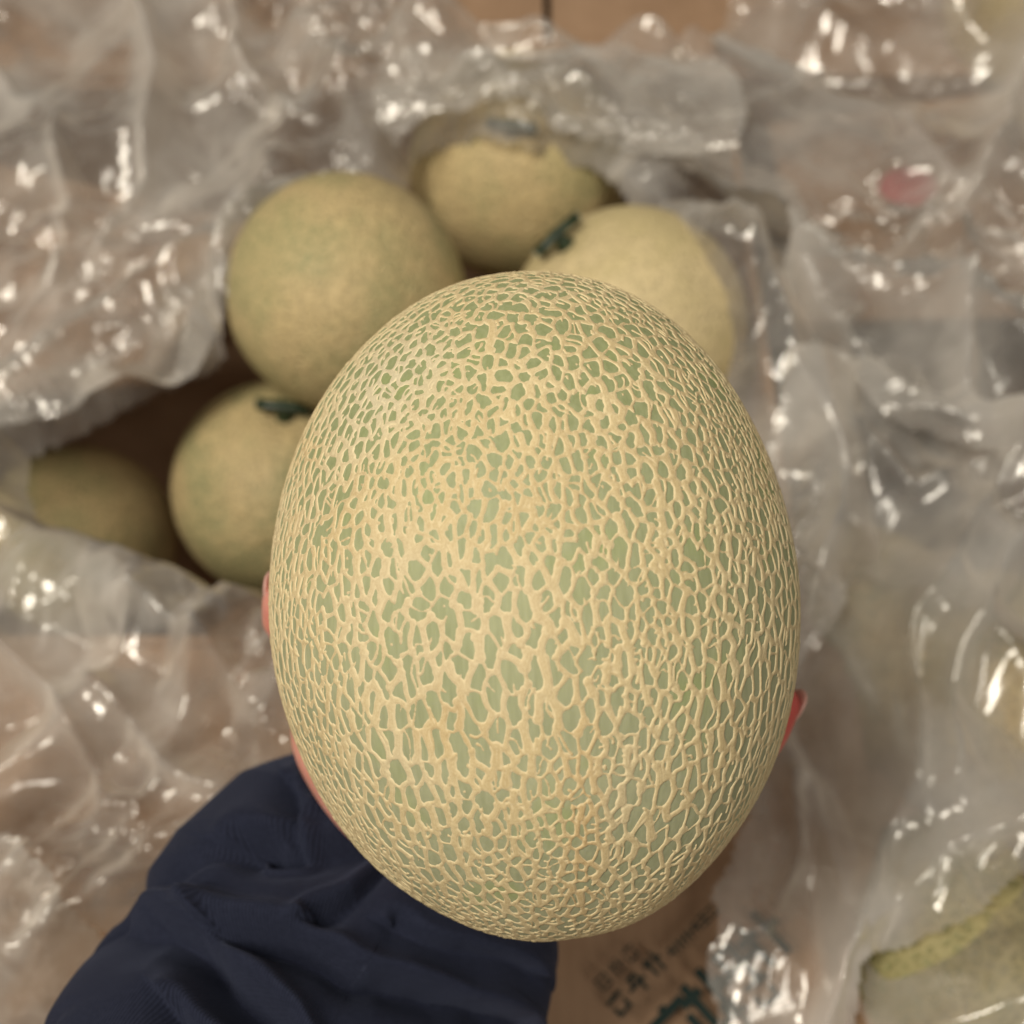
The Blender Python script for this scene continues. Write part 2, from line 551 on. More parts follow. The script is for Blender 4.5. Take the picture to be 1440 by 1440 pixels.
box_main, fm = carton('open cardboard box lined with plastic and filled with loose round melons',
                      -0.365, 0.135, 0.195, 0.575, RIM, {'front': (0.105, 0.05), 'back': (0.034, 0.002)})
board('flap', [(-0.361, 0.322, 0.252), (-0.188, 0.345, 0.256), (-0.152, 0.455, 0.258), (-0.361, 0.52, 0.254)], 0.004, M_CARD, box_main, 16, 10, 0.003, 4)
box_back, _ = carton('closed cardboard box with a dark seam between its lid flaps, behind the open melon box',
                     -0.40, 0.42, 0.592, 1.0, RIM - 0.012, {}, closed=0.0235)
box_rf, frf = carton('cardboard box with green lettering on its folded flap, beside the sleeve',
                     0.150, 0.56, -0.30, 0.235, RIM - 0.01, {'left': (0.27, 0.012)})
box_rb, frb = carton('cardboard box with a red mark on its flap, under the clear film',
                     0.335, 0.78, 0.395, 0.578, RIM - 0.01, {'left': (0.17, 0.02), 'front': (0.05, 0.04)})
box_lf, _ = carton('closed cardboard box under crinkled clear film beside the navy sleeve',
                   -0.60, -0.135, -0.30, 0.082, RIM + 0.0, {}, closed=-0.36)


# ------------------------------------------------------------------ lettering (flat print, unreadable strokes)
def glyph(bm, org, ex, ey, size, r, bold):
    def rect(x0, y0, x1, y1):
        vs_ = [bm.verts.new(org + ex * (x * size) + ey * (y * size)) for x, y in ((x0, y0), (x1, y0), (x1, y1), (x0, y1))]
        bm.faces.new(vs_)
    w = bold * 0.75
    kind = r.randrange(5)
    if kind == 0:
        for y in (.05, .45, .85): rect(.02, y, .95, y + w)
        rect(.44, .02, .44 + w, .98)
    elif kind == 1:
        rect(.05, .1, .05 + w, .95); rect(.75, .1, .75 + w, .95); rect(.05, .1, .9, .1 + w); rect(.05, .8, .9, .8 + w); rect(.2, .45, .7, .45 + w)
    elif kind == 2:
        rect(.02, .62, .5, .62 + w); rect(.2, .05, .2 + w, .98); rect(.62, 0, .62 + w, 1); rect(.62, .5, 1, .5 + w)
    elif kind == 3:
        rect(.05, .75, .95, .75 + w); rect(.42, .75, .42 + w, 1.0); rect(.1, .05, .1 + w, .55); rect(.1, .05, .9, .05 + w); rect(.72, .05, .72 + w, .55)
    else:
        rect(.0, .4, 1, .4 + w); rect(.25, .4, .25 + w, .95); rect(.6, .0, .6 + w, .95); rect(.25, .8, .6, .8 + w)


def text_line(name, p0, p1, size, n, parent, mat, bold=0.15, seed=1, z=0.0):
    r = random.Random(seed)
    a, b_ = on(*p0, z), on(*p1, z)
    ex = (b_ - a).normalized()
    ey = Vector((-ex.y, ex.x, 0)).normalized()
    step = (b_ - a).length / n
    bm = bmesh.new()
    for i in range(n):
        glyph(bm, a + ex * (i * step), ex, ey, size, r, bold)
    # strokes sit at slightly different heights so that none coincide
    for k, f in enumerate(bm.faces):
        for v_ in f.verts:
            v_.co.z += 0.00004 * (k % 12)
    o = put(obj(name, bm_mesh(name, bm), mat), parent)
    return o


ZP = RIM + 0.0005
text_line('printed_lettering', (872, 1436), (945, 1352), 0.0085, 3, box_rf, M_INK, 0.24, 9, ZP)
text_line('printed_lettering', (946, 1352), (1012, 1283), 0.0048, 6, box_rf, M_INK, 0.22, 5, ZP)
text_line('printed_lettering', (850, 1398), (905, 1338), 0.0065, 3, box_rf, M_INK, 0.14, 8, ZP)
text_line('printed_lettering', (955, 1505), (1115, 1335), 0.0200, 4, box_rf, M_INK, 0.23, 12, ZP + .0008)
text_line('printed_lettering', (1030, 1462), (1110, 1395), 0.012, 2, box_rf, M_INK, 0.26, 17, ZP)
bm = bmesh.new()
pc = on(1277, 262, RIM + 0.004)
ring = []
for k in range(20):
    a = 2 * math.pi * k / 20
    ring.append(bm.verts.new(pc + Vector((0.017 * math.cos(a) * (1 + .12 * math.sin(2 * a)), 0.015 * math.sin(a), 0))))
bm.faces.new(ring)
put(obj('printed_mark', bm_mesh('printed_mark', bm), M_INKRED), box_rb)

# ------------------------------------------------------------------ melons in the boxes
def tube(bm, pts, radii, n=14, cap=True):
    pts = [Vector(p) for p in pts]
    rings = []
    ref = None
    for i, p in enumerate(pts):
        d = (pts[min(i + 1, len(pts) - 1)] - pts[max(i - 1, 0)]).normalized()
        if ref is None:
            ref = d.orthogonal().normalized()
        ref = (ref - d * ref.dot(d)).normalized()
        bi = d.cross(ref)
        rings.append([bm.verts.new(p + radii[i] * (math.cos(2 * math.pi * k / n) * ref + math.sin(2 * math.pi * k / n) * bi)) for k in range(n)])
    for a, b_ in zip(rings, rings[1:]):
        for k in range(n):
            bm.faces.new([a[k], a[(k + 1) % n], b_[(k + 1) % n], b_[k]])
    if cap:
        bm.faces.new(rings[0][::-1]); bm.faces.new(rings[-1])


def melon_body_mesh(seed):
    nu, nv = 96, 64
    th = np.linspace(0, math.pi, nv + 1)[1:-1]
    ph = np.linspace(0, 2 * math.pi, nu, endpoint=False)
    T, P = np.meshgrid(th, ph, indexing='ij')
    x, y, z = np.sin(T) * np.cos(P), np.sin(T) * np.sin(P), np.cos(T)
    r = 1 + 0.018 * vnoise(x * 1.3, y * 1.3, z * 1.3, seed) + 0.004 * vnoise(x * 6, y * 6, z * 6, seed + 1)
    r = r * (1 - 0.05 * np.exp(-((T) / 0.16) ** 2))       # dimple round the stem
    V = np.stack([x * r, y * r, z * r], -1).reshape(-1, 3)
    V = np.vstack([V, [[0, 0, 0.95]], [[0, 0, -1.0]]])
    i, j = np.meshgrid(np.arange(nv - 2), np.arange(nu), indexing='ij')
    q = np.stack([i * nu + j, (i + 1) * nu + j, (i + 1) * nu + (j + 1) % nu, i * nu + (j + 1) % nu], -1).reshape(-1, 4)
    top, bot = len(V) - 2, len(V) - 1
    faces = q.tolist()
    for k in range(nu):
        faces.append((top, k, (k + 1) % nu))
        faces.append((bot, (nv - 2) * nu + (k + 1) % nu, (nv - 2) * nu + k))
    me = bpy.data.meshes.new('skin')
    me.from_pydata(V.tolist(), [], faces)
    me.polygons.foreach_set('use_smooth', np.ones(len(me.polygons), dtype=bool))
    return me


BODY = [melon_body_mesh(s) for s in (11, 23, 37, 51)]


def stem_meshes():
    bm = bmesh.new()
    tube(bm, [(0, 0, -0.004), (0, 0, 0.003), (0.0005, 0, 0.008), (0.001, 0, 0.013)], [0.0075, 0.0055, 0.0042, 0.0040])
    tube(bm, [(-0.017, 0.002, 0.0125), (-0.008, 0.0006, 0.0135), (0.001, 0, 0.014), (0.010, -0.0006, 0.0135), (0.018, -0.0025, 0.0118)],
         [0.0046, 0.0042, 0.0050, 0.0044, 0.0050])
    st = bm_mesh('stem', bm, True)
    bm = bmesh.new()
    tube(bm, [(0.0179, -0.0025, 0.0118), (0.0187, -0.0027, 0.0116)], [0.0045, 0.0036])
    ct = bm_mesh('cut_end', bm, True)
    bm = bmesh.new()
    tube(bm, [(-0.0169, 0.002, 0.0125), (-0.0177, 0.0021, 0.0124)], [0.0041, 0.0032])
    return st, ct, bm_mesh('cut_end', bm, True)


STEM, CUT, CUT2 = stem_meshes()
STEM.materials.append(M_STEM); CUT.materials.append(M_CUT); CUT2.materials.append(M_CUT)
melons = []          # (centre, radius) of everything the film can lie on


def melon(label, c, r, mat, axis, twist=0.0, stem=True, body=0, squash=0.97, group='loose melons in the boxes', drape=True):
    c = Vector(c)
    t = thing('melon', label, 'melon', c, group)
    t.rotation_euler = (axis.to_track_quat('Z', 'Y') @ Matrix.Rotation(twist, 3, 'Z').to_quaternion()).to_euler()
    me = BODY[body].copy(); me.materials.append(mat)
    s = obj('skin', me, mat, t)
    s.scale = (r, r, r * squash)
    if stem:
        st = obj('stem', STEM, None, t); st.location = (0, 0, r * squash * 0.95); st.scale = (0.78, 0.78, 0.6)
        obj('cut_end', CUT, None, st); obj('cut_end', CUT2, None, st)
    if drape:
        melons.append((c, r))
    return t


mA = melon('tan and green melon under the film edge, behind the one with a dark T-shaped stem', at(490, 416, 0.575), 0.0625, M_MEL[0], camdir(-0.4, -0.5, -0.7), 0.6, False, body=0)
mD = melon('olive melon with a dark green cut stem, between two tan melons', at(403, 688, 0.632), 0.0640, M_MEL[3], camdir(0.14, 0.64, 0.76), 0.75, body=1)
mE = melon('brownish melon lying deep in the box, beside the crinkled film edge', at(112, 762, 0.705), 0.0615, M_MEL[0], camdir(-0.8, -0.3, -0.4), 0, body=2)
mB = melon('speckled melon at the back of the open box, its stem under the film', at(731, 236, 0.690), 0.0690, M_MEL[0], camdir(-0.08, 0.02, 1.0), 0.1, body=3)
melons.append((mB.location + camdir(-0.08, 0.02, 1.0) * 0.068, 0.019))
mC = melon('pale cream melon with its stem against the speckled melon', at(880, 462, 0.590), 0.0645, M_MEL[2], camdir(-0.57, 0.62, 0.55), -0.45, body=1)
# lower layer, glimpsed in the gaps
lab_low = 'shadowed melon in the bottom layer of the open box'
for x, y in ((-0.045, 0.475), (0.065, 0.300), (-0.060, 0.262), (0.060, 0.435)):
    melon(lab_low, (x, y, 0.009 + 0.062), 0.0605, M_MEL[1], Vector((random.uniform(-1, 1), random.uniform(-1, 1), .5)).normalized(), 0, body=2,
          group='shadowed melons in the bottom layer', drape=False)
# right-hand boxes, under film
mR1 = melon('large melon with a green stem scar under the raised film, beside the green lettering', at(1372, 1372, 0.462), 0.0680, M_MEL[4], camdir(0.12, -0.25, 0.9), 0.8, body=0, group='melons under film in the side boxes')
melon('blurred melon under milky film, beside the held melon', at(1190, 905, 0.560), 0.0640, M_MEL[3], camdir(0.3, 0.9, 0.2), 0, False, 2, group='melons under film in the side boxes')
melon('blurred tan melon under milky film, touching the large one with the stem scar', at(1395, 985, 0.535), 0.0640, M_MEL[0], camdir(0.3, 0.2, -0.9), 0, False, 3, group='melons under film in the side boxes')
melon('pale melon poking out of the film behind the red mark', at(1475, 5, 0.700), 0.0640, M_MEL[2], camdir(0.5, 0.5, 0.3), 0, True, 0, group='melons under film in the side boxes')


# ------------------------------------------------------------------ plastic film
def sd_poly(X, Y, poly):
    """signed distance to a polygon, negative inside"""
    P = np.array(poly)
    d = np.full(X.shape, 1e9)
    inside = np.zeros(X.shape, bool)
    n = len(P)
    for i in range(n):
        a, b_ = P[i], P[(i + 1) % n]
        e = b_ - a
        wx, wy = X - a[0], Y - a[1]
        t = np.clip((wx * e[0] + wy * e[1]) / (e @ e), 0, 1)
        d = np.minimum(d, np.hypot(wx - e[0] * t, wy - e[1] * t))
        cond = (a[1] > Y) != (b_[1] > Y)
        with np.errstate(divide='ignore', invalid='ignore'):
            xi = (b_[0] - a[0]) * (Y - a[1]) / (b_[1] - a[1]) + a[0]
        inside ^= cond & (X < xi)
    return np.where(inside, -d, d)


def poly_px(pts, z):
    return [tuple(on(px, py, z)[:2]) for px, py in pts]


def smooth_poly(pts, it=2):
    P = [np.array(p, float) for p in pts]
    for _ in range(it):
        Q = []
        for i in range(len(P)):
            a, b_ = P[i], P[(i + 1) % len(P)]
            Q += [a * .75 + b_ * .25, a * .25 + b_ * .75]
        P = Q
    return [tuple(p) for p in P]


def ridged(n):
    return 1 - 2 * np.abs(n)


def crumple(X, Y, seed, ang, amp=1.0):
    c, s = math.cos(ang), math.sin(ang)
    wx = 0.02 * vnoise(X * 11, Y * 11, None, seed + 1)
    wy = 0.02 * vnoise(X * 11, Y * 11, None, seed + 2)
    U = c * (X + wx) + s * (Y + wy)
    V = -s * (X + wx) + c * (Y + wy)
    def tri(a):
        return 2 * np.abs((a % 1.0) - 0.5) * 2 - 1
    r_ = np.random.default_rng(seed + 500)
    out = 0
    lay = [(6.5, 0.0150, 2, 0.22), (15, 0.0080, 3, 0.35), (34, 0.0030, 4, 0.5), (80, 0.0011, 4, 0.6), (165, 0.00045, 4, 0.6)]
    rough = 0.18 + 0.95 * np.clip(1.7 * vnoise(X * 12, Y * 12, None, seed + 7) + .30, 0, 1)
    for k, (f, a, n, wp) in enumerate(lay):
        for q in range(n):
            th = r_.normal(math.pi / 2, 0.28 + 0.13 * k)
            ph = r_.uniform(0, 1)
            w = 1.3 * wp * vnoise(U * f * 0.22 + 7 * q, V * f * 0.45, None, seed + 40 + 7 * k + q)
            m = np.clip(0.55 + 0.9 * vnoise(U * f * 0.33, V * f * 0.33 + 5 * q, None, seed + 90 + 7 * k + q), 0, 1)
            out = out + a * m * tri((U * math.cos(th) + V * math.sin(th)) * f * r_.uniform(.8, 1.25) + ph + w) * (rough if k > 1 else 1)
    return amp * out


def film(label, outer, hole, mat, base, ang, seed, name='plastic_liner', step=0.0016, amp=1.0, lip=0.0, cat='plastic film', drape=True, extra=None):
    O = np.array(outer)
    x0, y0 = O.min(0); x1, y1 = O.max(0)
    nx, ny = int((x1 - x0) / step), int((y1 - y0) / step)
    X, Y = np.meshgrid(np.linspace(x0, x1, nx), np.linspace(y0, y1, ny), indexing='ij')
    wob = 0.006 * vnoise(X * 25, Y * 25, None, seed + 21) + 0.0025 * vnoise(X * 80, Y * 80, None, seed + 22)
    so = sd_poly(X, Y, outer) + wob
    keep = so < 0
    Z = base + 0.014 * vnoise(X * 5, Y * 5, None, seed + 11)
    if drape:
        for c, r in melons:
            rr = r + 0.005
            q = np.clip(rr * rr - (X - c.x) ** 2 - (Y - c.y) ** 2, 0, None)
            zt = np.where(q > 0, c.z + np.sqrt(q), -1)
            k = 0.010
            dlt = np.clip(zt - Z, -k, k)
            Z = np.where(zt - Z > k, zt, np.where(zt - Z < -k, Z, Z + (dlt + k) ** 2 / (4 * k)))
    cr = crumple(X, Y, seed, ang, amp)
    DX = 0.004 * vnoise(X * 38, Y * 38, None, seed + 31); DY = 0.004 * vnoise(X * 38, Y * 38, None, seed + 32)
    if hole is not None:
        sh = sd_poly(X, Y, hole) + wob * 0.8
        keep &= sh > 0
        e = np.clip(sh / 0.030, 0, 1)
        Z = Z + lip * np.sin(np.pi * np.clip(sh / 0.05, 0, 1)) - 0.020 * (1 - e) ** 2
        # gathers running away from the mouth
        gx, gy = np.gradient(sh, step, step)
        tang = np.arctan2(gy, gx)
        Z = Z + 0.004 * np.exp(-sh / 0.05) * np.clip(sh / 0.012, 0, 1) * ridged(vnoise(tang * 7, sh * 10, None, seed + 41))
    gath = np.zeros(X.shape)
    if extra is not None:
        ex_ = extra(X, Y)
        Z = Z + ex_
        gath = np.clip(ex_ / 0.020, 0, 1) * np.clip(0.75 + 0.8 * vnoise(X * 30, Y * 30, None, seed + 61), 0, 1)
    if hole is not None:
        cr = cr * (0.35 + 0.65 * np.clip(sh / 0.03, 0, 1))
    Z = Z + cr
    idx = np.full(X.shape, -1)
    fk = keep[:-1, :-1] & keep[1:, :-1] & keep[1:, 1:] & keep[:-1, 1:]
    use = np.zeros(X.shape, bool)
    for a in (0, 1):
        for b_ in (0, 1):
            use[a:nx - 1 + a, b_:ny - 1 + b_] |= fk
    idx[use] = np.arange(use.sum())
    V = np.stack([X + DX, Y + DY, Z], -1)[use]
    F = np.stack([idx[:-1, :-1], idx[1:, :-1], idx[1:, 1:], idx[:-1, 1:]], -1)[fk]
    ctr = V.mean(0)
    me_ = mesh_np(name, V - ctr, F)
    ga_ = me_.attributes.new('gather', 'FLOAT', 'POINT'); ga_.data.foreach_set('value', gath[use].astype(np.float32))
    o = obj(name, me_, mat)
    o.location = ctr
    return tag(o, label, cat)


def ridge_line(pts, h, w):
    """a raised fold along a px polyline"""
    P = np.array([on(*p, FILM)[:2] for p in pts])
    def f(X, Y):
        d = np.full(X.shape, 1e9)
        for a, b_ in zip(P, P[1:]):
            e = b_ - a
            t = np.clip(((X - a[0]) * e[0] + (Y - a[1]) * e[1]) / (e @ e), 0, 1)
            d = np.minimum(d, np.hypot(X - a[0] - e[0] * t, Y - a[1] - e[1] * t))
        return h * np.exp(-np.abs(d) / w)
    return f


def sum_f(*fs):
    return lambda X, Y: sum(f(X, Y) for f in fs)


hole_px = [(588, 168, .29), (552, 235, .29), (515, 242, .30), (425, 262, .31), (345, 330, .31), (300, 440, .30), (175, 538, .29), (60, 590, .29), (12, 632, .29),
           (28, 705, .29), (140, 738, .29), (260, 775, .29), (370, 832, .29), (520, 900, .29), (900, 900, .29), (1080, 700, .29), (1075, 600, .29), (1030, 480, .30),
           (985, 395, .30), (915, 320, .29), (885, 262, .29), (858, 200, .29), (770, 197, .29), (690, 194, .29), (625, 180, .29)]
hole = smooth_poly([tuple(on(*p)[:2]) for p in hole_px], 1)
outer_px = [(-260, -200), (300, -190), (560, -80), (600, 40), (680, 70), (860, 60), (1010, 110), (1130, 300), (1240, 470), (1190, 640),
            (1180, 850), (1120, 1010), (960, 1120), (560, 1120), (400, 1260), (300, 1360), (130, 1300), (-60, 1230), (-260, 1150)]
film('crumpled clear plastic liner spread around the mouth of the open melon box',
     poly_px(outer_px, FILM), hole, M_FILM, FILM + 0.006, 0.9, 3, lip=0.012,
     extra=sum_f(ridge_line([(10, 640), (120, 560), (250, 500), (330, 400)], 0.012, 0.010),
                 ridge_line([(20, 480), (90, 390), (110, 250)], 0.014, 0.009),
                 ridge_line([(880, 260), (1010, 380), (1100, 480), (1170, 640)], 0.014, 0.010),
                 ridge_line([(560, 90), (590, 190), (700, 170)], 0.014, 0.009),
                 ridge_line([(600, 70), (880, 85), (1010, 120)], 0.008, 0.007),
                 ridge_line([(330, 20), (350, 110), (420, 190)], 0.016, 0.005),
                 ridge_line([(200, -20), (230, 130), (190, 300), (150, 360)], 0.018, 0.006),
                 ridge_line([(0, 120), (90, 200), (110, 270)], 0.014, 0.005),
                 ridge_line([(420, 40), (470, 130), (520, 150)], 0.012, 0.005),
                 ridge_line([(130, 960), (200, 1050), (330, 1130)], 0.014, 0.006),
                 ridge_line([(0, 900), (110, 1010), (150, 1130)], 0.014, 0.006),
                 ridge_line([(200, 860), (300, 920), (370, 1010)], 0.012, 0.005),
                 ridge_line([(-40, 740), (120, 755), (300, 830), (380, 870)], 0.012, 0.012)))
film('milky gathered fold of film lying over the back rim and the speckled melon',
     poly_px([(535, 70), (700, 66), (860, 72), (1000, 105), (1060, 190), (980, 250), (880, 225), (800, 196), (720, 186), (640, 182), (596, 190), (560, 225), (528, 160)], FILM + 0.02),
     None, M_FILM5, FILM + 0.026, 0.1, 151, name='plastic_fold', step=0.0013, amp=0.8)
film('milky gathered fold of film along the mouth of the open box, beside the brownish melon',
     poly_px([(-90, 600), (70, 520), (190, 440), (280, 340), (345, 245), (405, 225), (420, 255), (372, 296), (322, 385), (298, 452), (240, 500), (150, 556), (30, 604), (-90, 660)], FILM + 0.02),
     None, M_FILM5, FILM + 0.022, 2.3, 171, name='plastic_fold', step=0.0013, amp=0.8)
film('loose clear plastic sheet over the flap with the red mark, beside the open box',
     poly_px([(980, 60), (1060, -60), (1180, -200), (1400, -120), (1440, 60), (1640, 90), (1640, 640), (1420, 690), (1180, 560), (1010, 360), (890, 200), (840, 130)], FILM),
     None, M_FILM2, FILM + 0.016, -0.5, 57, name='plastic_sheet', drape=True,
     extra=sum_f(ridge_line([(1440, 60), (1410, 200), (1330, 320), (1310, 480), (1400, 640)], 0.020, 0.010),
                 ridge_line([(870, 210), (1020, 200), (1150, 130)], 0.014, 0.004),
                 ridge_line([(1060, 330), (1160, 390), (1250, 400), (1290, 360)], 0.014, 0.005),
                 ridge_line([(960, 300), (1090, 430), (1230, 540), (1400, 640)], 0.018, 0.006),
                 ridge_line([(1010, 60), (1110, 110), (1240, 100)], 0.012, 0.005),
                 ridge_line([(1260, 190), (1300, 300), (1250, 400)], 0.012, 0.005),
                 ridge_line([(1100, 540), (1200, 560), (1400, 650)], 0.010, 0.010)))
film('milky plastic liner hanging over the box with green lettering',
     poly_px([(1100, 540), (1240, 500), (1420, 620), (1640, 560), (1680, 1180), (1460, 1262), (1330, 1310), (1225, 1378), (1205, 1560), (1020, 1560), (1008, 1380), (1012, 1240), (1060, 1120), (1090, 1000), (1060, 800)], FILM),
     None, M_FILM2, FILM + 0.012, 1.35, 83, amp=0.85,
     extra=sum_f(ridge_line([(1420, 620), (1350, 780), (1270, 900), (1260, 1100), (1180, 1330), (1140, 1440)], 0.022, 0.012),
                 ridge_line([(1100, 560), (1180, 700), (1120, 900)], 0.014, 0.010),
                 ridge_line([(1200, 620), (1290, 700), (1400, 640)], 0.012, 0.006),
                 ridge_line([(1420, 760), (1330, 950), (1300, 1120)], 0.014, 0.007),
                 ridge_line([(1120, 1080), (1110, 1200), (1060, 1300)], 0.010, 0.005),
                 ridge_line([(1090, 980), (1150, 1100), (1180, 1330)], 0.014, 0.008),
                 ridge_line([(1440, 1150), (1300, 1200), (1210, 1300)], 0.012, 0.010)))
film('thin tight plastic film over the large melon with the stem scar',
     poly_px([(1205, 1560), (1215, 1300), (1280, 1170), (1440, 1090), (1640, 1070), (1680, 1560)], FILM),
     None, M_FILM4, FILM - 0.004, 0.3, 91, name='plastic_film', amp=0.45)
film('sparkling crisp clear plastic bag lying beside the navy sleeve',
     poly_px([(-240, 1090), (-40, 1160), (70, 1215), (150, 1310), (170, 1400), (210, 1480), (230, 1600), (150, 1760), (-260, 1760)], FILM + 0.04),
     None, M_FILM3, FILM + 0.032, 0.9, 121, name='plastic_bag', amp=1.5)


# ------------------------------------------------------------------ the held melon
D0 = 0.278
ray = (VIEW + (751 - 720) / 720 * TAN * RIGHT + math.tan(math.radians(-4.75)) * UP).normalized()
MC = Vector((0, 0, H)) + ray * D0
EZ = ray                                          # away from the viewer
EY = (UP - ray * UP.dot(ray)).normalized()        # long axis, up in the picture
EX = EY.cross(-EZ).normalized()
if EX.x < 0:
    EX = -EX
A_, C_ = 0.0646, 0.0824

TILT = Matrix.Rotation(math.radians(-2), 3, EZ) @ Matrix.Rotation(math.radians(10), 3, EX)
LX, LZ = TILT @ (-EZ), TILT @ EY                  # melon local x faces the viewer, local z = long axis
LY = LZ.cross(LX)
held = thing('netted_melon', 'large netted melon with tan corky netting over green rind, held in a hand', 'melon', MC)
held.rotation_euler = Matrix((LX, LY, LZ)).transposed().to_euler()

# shape: slightly fuller below the middle
def radii(th):
    return A_ * np.sin(th), C_ * np.cos(th)


# fine grid, finer on the half that shows
SP = 0.00024
lon_f = np.arange(-1.75, 1.75, SP / A_)
lon_b = np.arange(1.75, 2 * math.pi - 1.75, 2.3 * SP / A_)
LON = np.concatenate([lon_f, lon_b])              # -1.75 .. 2pi-1.75
arc = lambda t: np.sqrt((A_ * np.cos(t)) ** 2 + (C_ * np.sin(t)) ** 2)
tt = np.linspace(0.02, math.pi - 0.02, 6000)
S = np.concatenate([[0], np.cumsum(0.5 * (arc(tt[1:]) + arc(tt[:-1])) * np.diff(tt))])
NROW = int(S[-1] / SP)
TH_ = np.interp(np.linspace(0, S[-1], NROW), S, tt)
SROW = np.linspace(0, S[-1], NROW)
NCOL = len(LON)
HGT = np.full((NROW, NCOL), -1.0, np.float32)
TT = np.zeros((NROW, NCOL), np.float32)
RR = np.zeros((NROW, NCOL), np.float32)

# seeds -> spherical Delaunay (convex hull) -> dual net
NS = 11000
pts = []
g = rng.normal(size=(NS * 3, 3)); g /= np.linalg.norm(g, axis=1)[:, None]
dens = 0.5 + 0.5 * vnoise(g[:, 0] * 2.6 + 4, g[:, 1] * 2.6, g[:, 2] * 2.6, 5)
rmin = 0.0252 * (0.64 + 0.88 * dens)
# finer patch low and high near the ends
cell = {}
CS = 0.06
for p, r in zip(g, rmin):
    k = tuple((p / CS).astype(int))
    ok = True
    for a in (-1, 0, 1):
        for b_ in (-1, 0, 1):
            for c_ in (-1, 0, 1):
                for q in cell.get((k[0] + a, k[1] + b_, k[2] + c_), ()):
                    if (p[0] - q[0]) ** 2 + (p[1] - q[1]) ** 2 + (p[2] - q[2]) ** 2 < r * r * 1.6:
                        ok = False; break
                if not ok: break
            if not ok: break
        if not ok: break
    if ok:
        cell.setdefault(k, []).append(p); pts.append(p)
bm = bmesh.new()
for p in pts:
    bm.verts.new(p)
hull = bmesh.ops.convex_hull(bm, input=list(bm.verts))
bm.faces.ensure_lookup_table(); bm.faces.index_update(); bm.verts.index_update()
CEN = np.zeros((len(bm.faces), 3))
for f in bm.faces:
    a, b_, c_ = [np.array(v_.co) for v_ in f.verts]
    n_ = np.cross(b_ - a, c_ - a)
    n_ /= np.linalg.norm(n_) + 1e-12
    if n_ @ a < 0: n_ = -n_
    m_ = (a + b_ + c_) / 3; m_ /= np.linalg.norm(m_)
    CEN[f.index] = 0.65 * n_ + 0.35 * m_
CEN /= np.linalg.norm(CEN, axis=1)[:, None]
edges = [(e.link_faces[0].index, e.link_faces[1].index) for e in bm.edges if len(e.link_faces) == 2]
cells = [[f.index for f in v_.link_faces] for v_ in bm.verts if v_.link_faces]
bm.free()
print('net seeds', len(pts), 'edges', len(edges))


def to_uv(p):
    """unit sphere -> (lon, th); latitude stretched at the middle so that cells grow long"""
    th = math.acos(max(-1, min(1, p[2])))
    lat = math.pi / 2 - th
    kk = 1.40 if lat < 0 else 1.15
    lat2 = kk * lat - (kk - 1) * lat * abs(lat) / (math.pi / 2)
    lon = math.atan2(p[1], p[0])
    if lon < -1.75: lon += 2 * math.pi
    return lon, math.pi / 2 - lat2


def warp(P):
    P = P + 0.011 * np.stack([vnoise(P[:, 0] * 30, P[:, 1] * 30, P[:, 2] * 30, s) for s in (61, 62, 63)], -1)
    return P / np.linalg.norm(P, axis=1)[:, None]


